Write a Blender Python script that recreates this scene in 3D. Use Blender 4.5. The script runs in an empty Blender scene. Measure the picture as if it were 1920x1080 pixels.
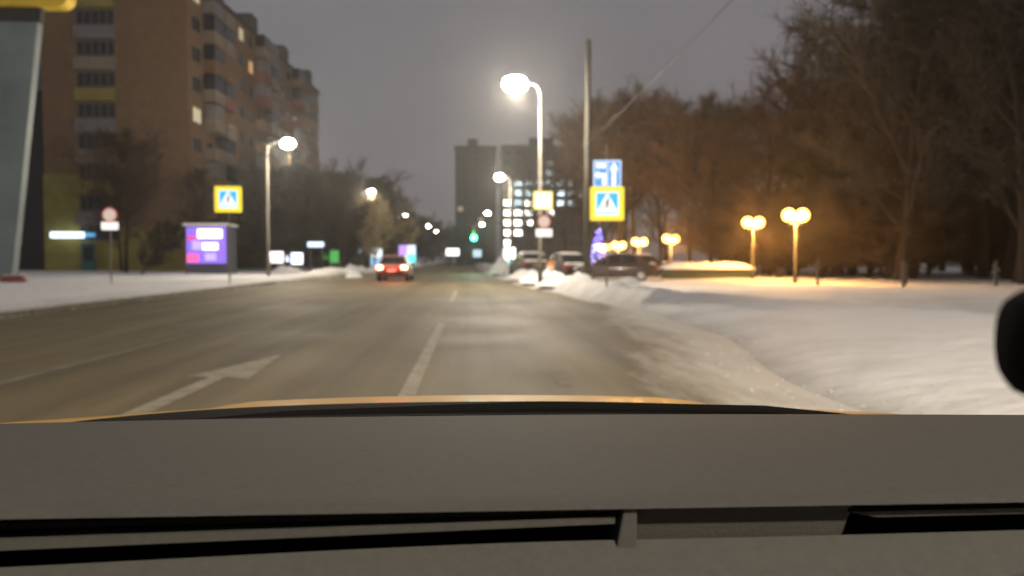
import bpy, math, random
from mathutils import Vector, Matrix, noise
R = math.radians
PI = math.pi
rnd = random.Random(7)
sc = bpy.context.scene
col = sc.collection

# ------------------------------------------------------------------ camera
cam_d = bpy.data.cameras.new('camera')
cam = bpy.data.objects.new('camera', cam_d)
col.objects.link(cam)
cam.location = (0, 0, 1.2)
cam.rotation_euler = (R(90 - 2.02), 0, R(-3.05))
cam_d.sensor_width = 36
cam_d.lens = 28.12
cam_d.clip_start = 0.05
cam_d.clip_end = 3000
cam_d.dof.use_dof = True
cam_d.dof.focus_distance = 1.25
cam_d.dof.aperture_fstop = 3.9
sc.camera = cam

# ------------------------------------------------------------------ sky: overcast city night
world = bpy.data.worlds.new('World')
sc.world = world
world.use_nodes = True
wn, wl = world.node_tree.nodes, world.node_tree.links
bg = wn['Background']
tc = wn.new('ShaderNodeTexCoord')
nz = wn.new('ShaderNodeTexNoise'); nz.inputs['Scale'].default_value = 2.2; nz.inputs['Detail'].default_value = 4
rmp = wn.new('ShaderNodeValToRGB')
rmp.color_ramp.elements[0].position = 0.3; rmp.color_ramp.elements[0].color = (0.155, 0.150, 0.160, 1)
rmp.color_ramp.elements[1].position = 0.7; rmp.color_ramp.elements[1].color = (0.200, 0.190, 0.200, 1)
wl.new(tc.outputs['Generated'], nz.inputs['Vector'])
wl.new(nz.outputs['Fac'], rmp.inputs['Fac'])
wl.new(rmp.outputs['Color'], bg.inputs['Color'])
bg.inputs['Strength'].default_value = 1.0

sc.view_settings.view_transform = 'Standard'
sc.view_settings.look = 'None'
sc.view_settings.exposure = 0.0
sc.view_settings.gamma = 1.0
sc.render.engine = 'CYCLES'
sc.cycles.use_denoising = True
sc.cycles.max_bounces = 5
sc.cycles.diffuse_bounces = 3
sc.cycles.volume_bounces = 0
sc.cycles.sample_clamp_indirect = 4
sc.cycles.sample_clamp_direct = 0

# ------------------------------------------------------------------ materials
MATS = {}
def mat(name, color, rough=0.7, metal=0.0, var=0.25, scale=3.0, bump=0.0, bscale=20.0, emit=0.0, ecol=None, coat=0.0, spec=0.5, stretch=None, color2=None):
    if name in MATS: return MATS[name]
    m = bpy.data.materials.new(name); m.use_nodes = True
    n, l = m.node_tree.nodes, m.node_tree.links
    b = n['Principled BSDF']
    b.inputs['Roughness'].default_value = rough
    b.inputs['Metallic'].default_value = metal
    b.inputs['Specular IOR Level'].default_value = spec
    if coat: b.inputs['Coat Weight'].default_value = coat; b.inputs['Coat Roughness'].default_value = 0.12
    t = n.new('ShaderNodeTexCoord'); mp = n.new('ShaderNodeMapping')
    l.new(t.outputs['Object'], mp.inputs['Vector'])
    if stretch: mp.inputs['Scale'].default_value = stretch
    if var > 0 or color2:
        x = n.new('ShaderNodeTexNoise'); x.inputs['Scale'].default_value = scale; x.inputs['Detail'].default_value = 5; x.inputs['Roughness'].default_value = 0.6
        l.new(mp.outputs['Vector'], x.inputs['Vector'])
        r = n.new('ShaderNodeValToRGB')
        c2 = color2 or tuple(min(1, c * (1 + var)) for c in color)
        c1 = tuple(c * (1 - var) for c in color)
        r.color_ramp.elements[0].position = 0.32; r.color_ramp.elements[0].color = (*c1, 1)
        r.color_ramp.elements[1].position = 0.68; r.color_ramp.elements[1].color = (*c2, 1)
        l.new(x.outputs['Fac'], r.inputs['Fac']); l.new(r.outputs['Color'], b.inputs['Base Color'])
    else:
        b.inputs['Base Color'].default_value = (*color, 1)
    if bump:
        y = n.new('ShaderNodeTexNoise'); y.inputs['Scale'].default_value = bscale; y.inputs['Detail'].default_value = 4
        l.new(mp.outputs['Vector'], y.inputs['Vector'])
        bp = n.new('ShaderNodeBump'); bp.inputs['Strength'].default_value = bump; bp.inputs['Distance'].default_value = 0.05
        l.new(y.outputs['Fac'], bp.inputs['Height']); l.new(bp.outputs['Normal'], b.inputs['Normal'])
    if emit:
        b.inputs['Emission Color'].default_value = (*(ecol or color), 1)
        b.inputs['Emission Strength'].default_value = emit
    MATS[name] = m
    return m
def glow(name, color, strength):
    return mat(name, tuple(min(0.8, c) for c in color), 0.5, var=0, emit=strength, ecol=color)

# ------------------------------------------------------------------ mesh helpers
class MB:
    def __init__(s): s.v = []; s.f = []
    def add(s, vs, fs):
        o = len(s.v); s.v += [tuple(v) for v in vs]; s.f += [tuple(i + o for i in f) for f in fs]; return s
    def box(s, x0, x1, y0, y1, z0, z1):
        v = [(x0,y0,z0),(x1,y0,z0),(x1,y1,z0),(x0,y1,z0),(x0,y0,z1),(x1,y0,z1),(x1,y1,z1),(x0,y1,z1)]
        return s.add(v, [(3,2,1,0),(4,5,6,7),(0,1,5,4),(1,2,6,5),(2,3,7,6),(3,0,4,7)])
    def tube(s, pts, rad, n=8, cap=True):
        pts = [Vector(p) for p in pts]
        if not hasattr(rad, '__len__'): rad = [rad] * len(pts)
        rings = []; vs = []
        u = None
        for i, p in enumerate(pts):
            a = pts[max(i-1, 0)]; b = pts[min(i+1, len(pts)-1)]
            d = (b - a).normalized()
            if u is None:
                u = d.orthogonal().normalized()
            else:
                u = (u - d * u.dot(d)).normalized()
            w = d.cross(u)
            for k in range(n):
                t = 2 * PI * k / n
                vs.append(p + (u * math.cos(t) + w * math.sin(t)) * rad[i])
        fs = []
        for i in range(len(pts)-1):
            for k in range(n):
                fs.append((i*n+k, i*n+(k+1)%n, (i+1)*n+(k+1)%n, (i+1)*n+k))
        if cap:
            fs.append(tuple(range(n-1, -1, -1))); fs.append(tuple((len(pts)-1)*n + k for k in range(n)))
        return s.add(vs, fs)
    def prism(s, poly, y0, y1):      # polygon in x,z extruded along y (front y0)
        n = len(poly)
        vs = [(x, y0, z) for x, z in poly] + [(x, y1, z) for x, z in poly]
        fs = [tuple(range(n)), tuple(range(2*n-1, n-1, -1))]
        for k in range(n): fs.append((k, k+n, (k+1)%n+n, (k+1)%n))
        return s.add(vs, fs)
    def lathe(s, prof, c=(0,0,0), n=16):   # (r,z) around z
        vs = []; fs = []
        for r, z in prof:
            for k in range(n):
                t = 2*PI*k/n; vs.append((c[0]+r*math.cos(t), c[1]+r*math.sin(t), c[2]+z))
        for i in range(len(prof)-1):
            for k in range(n): fs.append((i*n+k, i*n+(k+1)%n, (i+1)*n+(k+1)%n, (i+1)*n+k))
        fs.append(tuple(range(n-1,-1,-1))); fs.append(tuple((len(prof)-1)*n+k for k in range(n)))
        return s.add(vs, fs)
    def loft(s, secs, n=20, ex=4.0):   # (y, zb, zt, halfwidth) rounded sections along y
        vs = []; fs = []
        for y, zb, zt, w in secs:
            zc = (zb+zt)/2; hz = (zt-zb)/2
            for k in range(n):
                t = 2*PI*(k+.5)/n; ct, st = math.cos(t), math.sin(t)
                vs.append((w*math.copysign(abs(ct)**(2/ex), ct), y, zc + hz*math.copysign(abs(st)**(2/ex), st)))
        for i in range(len(secs)-1):
            for k in range(n): fs.append((i*n+k, i*n+(k+1)%n, (i+1)*n+(k+1)%n, (i+1)*n+k))
        fs.append(tuple(range(n))); fs.append(tuple((len(secs)-1)*n+k for k in range(n-1,-1,-1)))
        return s.add(vs, fs)
    def ball(s, c, r, n=14, m=9, sz=1.0):
        vs=[]; fs=[]
        for i in range(1, m):
            a = PI*i/m
            for k in range(n):
                t=2*PI*k/n; vs.append((c[0]+r*math.sin(a)*math.cos(t), c[1]+r*math.sin(a)*math.sin(t), c[2]+r*sz*math.cos(a)))
        T=len(vs); vs += [(c[0],c[1],c[2]+r*sz),(c[0],c[1],c[2]-r*sz)]
        for i in range(m-2):
            for k in range(n): fs.append((i*n+k,(i+1)*n+k,(i+1)*n+(k+1)%n,i*n+(k+1)%n))
        for k in range(n):
            fs.append((T,k,(k+1)%n)); fs.append((T+1,(m-2)*n+(k+1)%n,(m-2)*n+k))
        return s.add(vs, fs)
    def grid(s, nx, ny, fn):
        vs=[fn(i/(nx-1), j/(ny-1)) for j in range(ny) for i in range(nx)]
        fs=[(j*nx+i, j*nx+i+1, (j+1)*nx+i+1, (j+1)*nx+i) for j in range(ny-1) for i in range(nx-1)]
        return s.add(vs, fs)
    def build(s, name, m, parent=None, smooth=False, loc=None, bevel=0):
        me = bpy.data.meshes.new(name); me.from_pydata(s.v, [], s.f); me.validate(); me.update()
        if smooth:
            for p in me.polygons: p.use_smooth = True
        me.materials.append(m)
        o = bpy.data.objects.new(name, me); col.objects.link(o)
        if parent: o.parent = parent
        if loc: o.location = loc
        if bevel:
            b = o.modifiers.new('bevel', 'BEVEL'); b.width = bevel; b.segments = 2; b.limit_method = 'ANGLE'
        return o
def empty(name, loc=(0,0,0), rz=0.0):
    o = bpy.data.objects.new(name, None); col.objects.link(o)
    o.location = loc; o.rotation_euler = (0, 0, rz); o.empty_display_size = 0.3
    return o
def tag(o, label=None, cat=None, group=None, kind=None):
    if label: o['label'] = label
    if cat: o['category'] = cat
    if group: o['group'] = group
    if kind: o['kind'] = kind
    return o
def copy_tree(o, parent=None):
    c = o.copy(); col.objects.link(c); c.parent = parent
    for ch in list(o.children): copy_tree(ch, c)
    return c
def light(kind, parent, loc, power, color, size=0.1, spot=None, blend=0.6, rot=(0,0,0), name='bulb'):
    d = bpy.data.lights.new(name, kind); d.energy = power; d.color = color; d.shadow_soft_size = size
    if kind == 'SPOT': d.spot_size = R(spot); d.spot_blend = blend
    o = bpy.data.objects.new(name, d); col.objects.link(o); o.parent = parent; o.location = loc; o.rotation_euler = rot
    return o
def lerp_table(tab, y):
    if y <= tab[0][0]: return tab[0][1]
    for (a, va), (b, vb) in zip(tab, tab[1:]):
        if y <= b:
            t = (y-a)/(b-a); t = t*t*(3-2*t); return va+(vb-va)*t
    return tab[-1][1]
def fb(x, y, s, seed=0.0): return noise.fractal((x*s, y*s, seed), 0.9, 2.0, 4)

# ------------------------------------------------------------------ ground, road, snow
RIGHT = [(-15, 3.0), (7, 3.0), (13, 3.9), (20, 4.1), (25, 3.5), (40, 2.5), (60, 1.9), (120, 1.6), (330, 1.6)]
LEFT = [(-15, -9.7), (40, -9.9), (48, -8.6), (60, -7.4), (90, -6.6), (330, -6.4)]
RIDGE = [(-15, 5.2), (5, 4.6), (10.6, 4.0), (14, 3.2), (17, 2.1), (21, 1.1), (30, 1.0), (330, 1.0)]  # distance of the bank's ridge from the kerb
def redge(y): return lerp_table(RIGHT, y) + 0.16*fb(0.3, y, 0.6, 1.7) + 0.06*fb(0.1, y, 3.0, 2.2)
def ledge(y): return lerp_table(LEFT, y) + 0.10*fb(0.3, y, 0.35, 5.7)
def sm(t): t = max(0, min(1, t)); return t*t*(3-2*t)
def h_right(x, y):
    d = x - lerp_table(RIGHT, y); r = lerp_table(RIDGE, y)
    base = 0.10*sm(d/1.2) + 0.05*fb(x, y, 0.25, 3.1)*sm(d/3)
    peak = 0.42 + 0.06*sm((y-22)/6)*(1-sm((y-60)/20))
    lump = 1.0 + (0.9*fb(x, y, 0.45, 8.0) + 0.35*fb(x, y, 1.5, 4.0))*sm((y-18)/8)
    w = r*0.95 if d < r else 0.9 + 0.25*r*0.3
    g = math.exp(-((d-r)/max(w*0.62, .4))**2)
    return base*(1-g) + max(0.0, peak*lump)*g*sm(d/0.5) + (0.020*fb(x, y, 1.7, 1.0)+0.012*fb(x, y, 4.0, 11.0))*sm(d/0.4) - 0.02*(1-sm(d/0.15))
def h_left(x, y):
    d = lerp_table(LEFT, y) - x
    lump = 1 + 0.8*fb(x, y, 0.5, 2.0)*sm((y-38)/10)
    far = sm((y-40)/12)
    g = math.exp(-((d-1.0)/(0.75))**2)
    return (0.13*sm(d/0.3) + 0.06*sm(d/3)*(1+fb(x, y, 0.3, 9.0)))*1.0 + far*0.42*g*lump*sm(d/.4) + 0.012*fb(x, y, 2.0, 6.0)*sm(d/.4)

def snow_mat(name, dirt_shade=0.25):
    m = bpy.data.materials.new(name); m.use_nodes = True
    n, l = m.node_tree.nodes, m.node_tree.links; b = n['Principled BSDF']
    b.inputs['Roughness'].default_value = 0.75; b.inputs['Specular IOR Level'].default_value = 0.25
    g = n.new('ShaderNodeNewGeometry')
    n1 = n.new('ShaderNodeTexNoise'); n1.inputs['Scale'].default_value = 0.8; n1.inputs['Detail'].default_value = 7; n1.inputs['Roughness'].default_value = 0.65
    l.new(g.outputs['Position'], n1.inputs['Vector'])
    at = n.new('ShaderNodeAttribute'); at.attribute_name = 'dirt_shade'
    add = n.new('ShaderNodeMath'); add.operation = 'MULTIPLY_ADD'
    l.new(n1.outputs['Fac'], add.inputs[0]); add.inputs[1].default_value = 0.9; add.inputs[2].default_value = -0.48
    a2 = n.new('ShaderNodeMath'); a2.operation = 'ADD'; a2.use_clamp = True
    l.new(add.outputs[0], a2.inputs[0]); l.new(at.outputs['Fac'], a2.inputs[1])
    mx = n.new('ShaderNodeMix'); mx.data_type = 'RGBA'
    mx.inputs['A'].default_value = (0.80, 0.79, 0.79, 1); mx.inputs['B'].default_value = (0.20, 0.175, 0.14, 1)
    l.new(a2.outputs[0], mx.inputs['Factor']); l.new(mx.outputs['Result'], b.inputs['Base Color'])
    n2 = n.new('ShaderNodeTexNoise'); n2.inputs['Scale'].default_value = 3.5; n2.inputs['Detail'].default_value = 6
    l.new(g.outputs['Position'], n2.inputs['Vector'])
    bp = n.new('ShaderNodeBump'); bp.inputs['Strength'].default_value = 0.5; bp.inputs['Distance'].default_value = 0.14
    vo = n.new('ShaderNodeTexVoronoi'); vo.feature = 'SMOOTH_F1'; vo.inputs['Scale'].default_value = 1.9
    l.new(g.outputs['Position'], vo.inputs['Vector'])
    mv = n.new('ShaderNodeMath'); mv.operation = 'MULTIPLY_ADD'; mv.inputs[1].default_value = 0.55
    l.new(vo.outputs['Distance'], mv.inputs[0]); l.new(n2.outputs['Fac'], mv.inputs[2])
    l.new(mv.outputs[0], bp.inputs['Height']); l.new(bp.outputs['Normal'], b.inputs['Normal'])
    return m
SNOW = snow_mat('snow')

def set_attr(o, name, vals):
    a = o.data.attributes.new(name, 'FLOAT', 'POINT'); a.data.foreach_set('value', vals)

g = MB().grid(9, 9, lambda u, v: (-600+1200*u, -60+1060*v, -0.06)).build('ground', SNOW)
tag(g, kind='structure')

def ys_list():
    ys = []; y = -14.0
    while y < 320:
        ys.append(y); y += 0.3 if y < 26 else (0.5 if y < 60 else (1.5 if y < 130 else 8))
    return ys
YS = ys_list()
def strip(name, xs_fn, nx, hfn, m, dirt_shade_fn):
    mb = MB(); vs = []; dv = []
    for y in YS:
        for i in range(nx):
            x = xs_fn(i/(nx-1), y); vs.append((x, y, hfn(x, y))); dv.append(dirt_shade_fn(x, y))
    fs = [(j*nx+i, j*nx+i+1, (j+1)*nx+i+1, (j+1)*nx+i) for j in range(len(YS)-1) for i in range(nx-1)]
    mb.add(vs, fs); o = mb.build(name, m, smooth=True); set_attr(o, 'dirt_shade', dv); return o
def dirt_shade_r(x, y):
    d = x - lerp_table(RIGHT, y)
    return 0.42*(1-sm((d+0.1)/0.8)) + 0.18*(1-sm(d/2.4)) + 0.25*sm((y-30)/10)*(1-sm(d/1.2)) + 0.20*sm((d-lerp_table(RIDGE, y)-.5)/.8)*(1-sm((d-lerp_table(RIDGE, y)-7)/6))  # last term: trodden path, darkened to paint the shade behind the ridge
def dirt_l(x, y):
    d = lerp_table(LEFT, y) - x
    return 0.85*(1-sm((d-0.05)/0.35)) + 0.12*(1-sm(d/2)) + 0.25*sm((y-42)/10)*(1-sm(d/1.5))
vr = strip('snow_verge', lambda t, y: redge(y) + 95*t**2.6, 70, h_right, SNOW, dirt_shade_r); tag(vr, kind='structure')
vl = strip('snow_verge', lambda t, y: ledge(y) - 95*t**2.6, 60, h_left, SNOW, dirt_l); tag(vl, kind='structure')

def road_mat():
    m = bpy.data.materials.new('asphalt'); m.use_nodes = True
    n, l = m.node_tree.nodes, m.node_tree.links; b = n['Principled BSDF']
    b.inputs['Specular IOR Level'].default_value = 0.35
    g = n.new('ShaderNodeNewGeometry')
    mp = n.new('ShaderNodeMapping'); mp.inputs['Scale'].default_value = (1.0, 0.10, 1.0); l.new(g.outputs['Position'], mp.inputs['Vector'])
    n1 = n.new('ShaderNodeTexNoise'); n1.inputs['Scale'].default_value = 1.5; n1.inputs['Detail'].default_value = 8; n1.inputs['Roughness'].default_value = 0.6
    l.new(mp.outputs['Vector'], n1.inputs['Vector'])
    r1 = n.new('ShaderNodeValToRGB')
    r1.color_ramp.elements[0].position = 0.3; r1.color_ramp.elements[0].color = (0.112, 0.088, 0.045, 1)
    r1.color_ramp.elements[1].position = 0.75; r1.color_ramp.elements[1].color = (0.190, 0.153, 0.083, 1)
    l.new(n1.outputs['Fac'], r1.inputs['Fac'])
    # slush driven onto the lane beside the verge
    mp2 = n.new('ShaderNodeMapping'); mp2.inputs['Scale'].default_value = (1.6, 0.35, 1.0); mp2.inputs['Rotation'].default_value = (0, 0, R(-4)); l.new(g.outputs['Position'], mp2.inputs['Vector'])
    n2 = n.new('ShaderNodeTexNoise'); n2.inputs['Scale'].default_value = 1.6; n2.inputs['Detail'].default_value = 9; n2.inputs['Roughness'].default_value = 0.68
    l.new(mp2.outputs['Vector'], n2.inputs['Vector'])
    at = n.new('ShaderNodeAttribute'); at.attribute_name = 'dirt_shade'
    ad = n.new('ShaderNodeMath'); ad.operation = 'ADD'; l.new(n2.outputs['Fac'], ad.inputs[0]); l.new(at.outputs['Fac'], ad.inputs[1])
    mr = n.new('ShaderNodeMapRange'); mr.inputs['From Min'].default_value = 0.72; mr.inputs['From Max'].default_value = 1.25; l.new(ad.outputs[0], mr.inputs['Value'])
    mx = n.new('ShaderNodeMix'); mx.data_type = 'RGBA'; mx.inputs['B'].default_value = (0.60, 0.58, 0.54, 1)
    mp5 = n.new('ShaderNodeMapping'); mp5.inputs['Scale'].default_value = (1.0, 0.014, 1.0); l.new(g.outputs['Position'], mp5.inputs['Vector'])
    n5 = n.new('ShaderNodeTexNoise'); n5.inputs['Scale'].default_value = 1.25; n5.inputs['Detail'].default_value = 5; l.new(mp5.outputs['Vector'], n5.inputs['Vector'])
    mr5 = n.new('ShaderNodeMapRange'); mr5.inputs['From Min'].default_value = 0.35; mr5.inputs['From Max'].default_value = 0.65; mr5.inputs['To Min'].default_value = 0.70; mr5.inputs['To Max'].default_value = 1.22; l.new(n5.outputs['Fac'], mr5.inputs['Value'])
    vm = n.new('ShaderNodeVectorMath'); vm.operation = 'SCALE'; l.new(r1.outputs['Color'], vm.inputs[0]); l.new(mr5.outputs['Result'], vm.inputs['Scale'])
    l.new(mr.outputs['Result'], mx.inputs['Factor']); l.new(vm.outputs['Vector'], mx.inputs['A'])
    l.new(mx.outputs['Result'], b.inputs['Base Color'])
    n3 = n.new('ShaderNodeTexNoise'); n3.inputs['Scale'].default_value = 0.35; n3.inputs['Detail'].default_value = 4; l.new(g.outputs['Position'], n3.inputs['Vector'])
    mr3 = n.new('ShaderNodeMapRange'); mr3.inputs['To Min'].default_value = 0.5; mr3.inputs['To Max'].default_value = 0.85; l.new(n3.outputs['Fac'], mr3.inputs['Value'])
    l.new(mr3.outputs['Result'], b.inputs['Roughness'])
    n4 = n.new('ShaderNodeTexNoise'); n4.inputs['Scale'].default_value = 40; n4.inputs['Detail'].default_value = 3; l.new(g.outputs['Position'], n4.inputs['Vector'])
    bp = n.new('ShaderNodeBump'); bp.inputs['Strength'].default_value = 0.25; bp.inputs['Distance'].default_value = 0.01
    l.new(n4.outputs['Fac'], bp.inputs['Height']); l.new(bp.outputs['Normal'], b.inputs['Normal'])
    return m
def slush(x, y):
    d = lerp_table(RIGHT, y) - x
    near = 1 - sm((y-15)/8)
    dl = x - lerp_table(LEFT, y)
    return max(0.80*(1-sm(d/(0.5+1.7*near))), 0.35*(1-sm(dl/0.8))) + 0.12*sm((y-45)/40)
def clods(name, n, seed, edge, sgn):
    q = random.Random(seed); m_ = MB()
    for k in range(n):
        y = 5 + 45*q.random()**1.5; d = q.gauss(-.1, .28 if sgn > 0 else .12)
        x = edge(y) + sgn*d; r_ = q.uniform(.008, .024)
        z0 = h_right(x, y) if sgn > 0 else h_left(x, y)
        o_ = len(m_.v); m_.ball((x, y, max(0, z0)+r_*.2), r_, 6, 4, q.uniform(.5, .8))
        m_.v[o_:] = [(vx+q.uniform(-.3,.3)*r_, vy+q.uniform(-.3,.3)*r_, vz+q.uniform(-.2,.2)*r_) for vx, vy, vz in m_.v[o_:]]
    o = m_.build(name, SNOW, smooth=False); set_attr(o, 'dirt_shade', [.3]*len(m_.v)); tag(o, kind='stuff'); return o
tag(clods('snow_clods', 320, 4, redge, 1), 'loose dirty snow clods scattered along the right road edge', 'snow')
tag(clods('snow_clods', 500, 5, ledge, -1), 'loose dirty snow clods scattered along the left kerb', 'snow')
road = strip('road', lambda t, y: (lerp_table(LEFT, y)-.6) + t*(lerp_table(RIGHT, y)-lerp_table(LEFT, y)+1.2), 56, lambda x, y: 0.0, road_mat(), slush)
tag(road, kind='structure')
paint = mat('road_paint', (0.30, 0.265, 0.19), 0.7, var=0.36, scale=4.5)
mb = MB().add([(-.63, 6.9, .004), (-.48, 6.9, .004), (-.46, 15.2, .004), (-.59, 15.2, .004)], [(0,1,2,3)])
mb.build('lane_dash', paint, road)
MB().add([(-.6, 23, .004), (-.46, 23, .004), (-.44, 31, .004), (-.57, 31, .004)], [(0,1,2,3)]).build('lane_dash', paint, road)
MB().add([(-4.62, 6.5, .004), (-4.5, 6.5, .004), (-4.42, 13, .004), (-4.54, 13, .004)], [(0,1,2,3)]).build('lane_line', mat('worn_paint', (0.18, 0.16, 0.115), 0.8, var=0.3), road)
MB().add([(.86, 7.6, .004), (.98, 7.55, .004), (1.02, 8.3, .004), (.95, 8.5, .004), (.87, 8.2, .004)], [(0,1,2,3,4)]).build('paint_patch', MATS['worn_paint'], road)
ar = MB()
ar.add([(-2.70, 6.0, .004), (-2.50, 6.0, .004), (-2.49, 8.3, .004), (-2.66, 8.3, .004)], [(0,1,2,3)])
ar.add([(-2.90, 8.35, .004), (-2.66, 8.3, .004), (-2.49, 8.3, .004), (-2.22, 8.1, .004), (-2.38, 10.2, .004)], [(0,1,2,3,4)])
ar.build('lane_arrow', paint, road)
for x0, x1, y0, y1 in ((-9.9, -9.78, -14, 41),):
    m_ = MB()
    n_ = 46
    for k in range(n_):
        a = y0+(y1-y0)*k/n_; b_ = y0+(y1-y0)*(k+1)/n_-.02
        MB().box(ledge(a)-.02, ledge(a)+.10, a, b_, -.05, .085).build('kerb_stone', mat('kerb', (0.13, 0.115, 0.09), .85, var=.3), road)

# ------------------------------------------------------------------ the car the picture is taken from
yellow = mat('yellow_paint', (0.28, 0.155, 0.025), 0.6, var=0.06, coat=0.15)
black_pl = mat('black_plastic', (0.004, 0.004, 0.004), 0.9, var=0.2, spec=0.05)
dash_m = mat('grey_dash_plastic', (0.035, 0.0345, 0.033), 0.8, var=0.10, scale=90, bump=0.04, bscale=260, spec=0.25)
dash_d = mat('dark_grey_dash_plastic', (0.022, 0.0215, 0.020), 0.7, var=0.08, scale=14, bump=0.12, bscale=260, spec=0.25)
rubber = mat('rubber', (0.02, 0.02, 0.02), 0.8)
CX = -0.02
taxi = empty('taxi', (CX, 1.9, 0))
tag(taxi, 'yellow car with grey dashboard, seen from inside over its bonnet', 'car')
def tx(x, y, z): return (x-CX, y-1.9, z)
def hood(u, v):
    x = -1.0 + 2.0*u; y = 1.55 + 1.05*v
    a = abs(x)
    crest = 0.010*max(0, 1-(a/.8)**2) - 0.012*sm((a-.50)/.12) - 0.004*sm((a-.7)/.3)
    z = 0.884 - 0.105*(v*1.05/0.75) + 0.020*math.sin(PI*min(1, v*1.3)) - 0.10*sm((v-.72)/.28)
    y += 0.10*math.cos(x*PI/2) * (1-v) - 0.22*a**2.2*v
    return (x, y-1.9, z + crest)
MB().grid(41, 30, hood).build('bonnet', yellow, taxi, smooth=True)
for s in (-1, 1):
    MB().add([(s*.98, -.30, .84), (s*1.02, -.30, .70), (s*1.03, -.30, .45), (s*1.03, .12, .50), (s*1.02, .12, .74), (s*.98, .12, .80),
              (s*.97, .48, .45), (s*.95, .48, .64), (s*.92, .42, .72)], [(0,1,4,5),(1,2,3,4),(5,4,7,8),(4,3,6,7)]).build('front_wing', yellow, taxi)
    w = MB().tube([(s*.72, .05, .31), (s*.93, .05, .31)], .31, 22).build('wheel', rubber, taxi)
    MB().tube([(s*.925, .05, .31), (s*.945, .05, .31)], .19, 18).build('rim', mat('steel_rim', (.35,.35,.35), .4, .8), w)
    MB().box(s*.72-.14, s*.72+.14, .55, .66, .56, .68).build('headlight', mat('headlight_glass', (.7,.7,.7), .2, var=0, emit=3, ecol=(1,.93,.8)), taxi)
MB().loft([(-.0, .2, .62, .70), (.55, .22, .62, .86), (.72, .26, .56, .80), (.76, .30, .50, .70)], 16).build('bumper', yellow, taxi)
# cowl and wiper between bonnet and windscreen
def cowl(u, v):
    x = -0.86 + 1.72*u; a = abs(x)/.86
    return (x, (1.285 + 0.42*v) + 0.06*math.cos(a*PI/2) - 1.9, 0.938 - 0.045*v + 0.002*math.sin(v*PI) - 0.035*a**3 - 0.05*sm((v-.8)/.2))
MB().grid(25, 8, cowl).build('cowl', black_pl, taxi, smooth=True)  # its black stands in for the shade in the gap
MB().tube([(-.62, -.53, .910), (-.30, -.50, .928), (.15, -.48, .935), (.55, -.495, .928), (.80, -.53, .910)], [.006,.010,.012,.010,.006], 8).build('wiper', black_pl, taxi, smooth=True)
# dashboard
def dtop(u, v):
    x = -1.02 + 2.04*u
    y = 0.80 + 0.47*v + 0.05*math.cos(x/1.02*PI/2)*v
    z = 0.950 + 0.006*math.sin(v*PI) - 0.004*sm((.05-v)/.05) - 0.008*v
    return (x, y-1.9, z)
dash_top = MB().grid(30, 26, dtop).build('dashboard_top', dash_m, taxi, smooth=True)
def fx(px): return (px-884)/1500*0.81 - CX
def quad_bar(name, pts, y0, y1, m):
    return MB().prism([(x, z) for x, z in pts], y0-1.9, y1-1.9).build(name, m, taxi, bevel=.0015)
XL, XR = -1.0, 1.0
slot_d = mat('vent_cavity', (0.006, 0.006, 0.006), 0.9, var=0, spec=0.05)
MB().box(XL, XR, 0.93-1.9, 0.96-1.9, .84, .945).build('vent_back', slot_d, taxi)
MB().box(XL, XR, 0.80-1.9, 0.93-1.9, .84, .875).build('dashboard_core', slot_d, taxi)
MB().prism([(-.46-CX-.3, .9345), (.169-CX, .9415), (.169-CX, .936), (-.46-CX-.3, .928)], .818-1.9, .93-1.9).build('vent_lintel', slot_d, taxi)
MB().prism([(-.46-CX-.3, .912), (.150-CX, .9345), (.150-CX, .927), (-.46-CX-.3, .903)], .812-1.9, .90-1.9).build('louvre', dash_m, taxi)
MB().prism([(.158-CX, .9445), (.172-CX, .9445), (.172-CX, .900), (.150-CX, .900)], .806-1.9, .93-1.9).build('vent_divider', dash_m, taxi, bevel=.002)
MB().prism([(.1725-CX, .9445), (.41-CX, .9455), (.395-CX, .903), (.1725-CX, .900)], .822-1.9, .93-1.9).build('storage_lid', dash_d, taxi, bevel=.003)
MB().prism([(.40-CX, .934), (1.1-CX, .938), (1.1-CX, .932), (.43-CX, .928)], .815-1.9, .90-1.9).build('louvre', dash_d, taxi)
# lower fascia running below the vents towards the seats
def fascia(u, v):
    xw = -0.75 + 2.05*u
    zt = lerp_table([(-.75, .888), (.169, .909), (.185, .909), (1.3, .917)], xw)
    return (xw-CX, 0.815 - 0.10*v - 1.9, zt - 0.055*v - 0.004*math.cos(v*PI*.5)*0)
MB().grid(40, 10, fascia).build('lower_fascia', dash_m, taxi, smooth=True)
MB().grid(8, 6, lambda u, v: (-1.02+2.04*u, .718-1.9-.02*v, .87-.35*v)).build('knee_panel', dash_d, taxi)
# roof and door pillars (behind and above the view)
MB().grid(12, 12, lambda u, v: (-.70+1.4*u, -3.2+1.35*v, 1.50 - .05*(2*u-1)**2 - .05*(2*v-1)**2)).build('roof', yellow, taxi, smooth=True)
for s in (-1, 1):
    MB().prism([(s*.70, 1.43), (s*.76, 1.43), (s*.95, .85), (s*.95, .3), (s*.88, .3), (s*.88, .85)], -2.15, -1.98).build('door_pillar', yellow, taxi)
# headlamps of this car
for s in (-1, 1):
    light('SPOT', taxi, (s*.72, .72, .62), 70, (1, .9, .74), .08, 75, .8, (R(86.5), 0, 0), 'headlamp')

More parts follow.
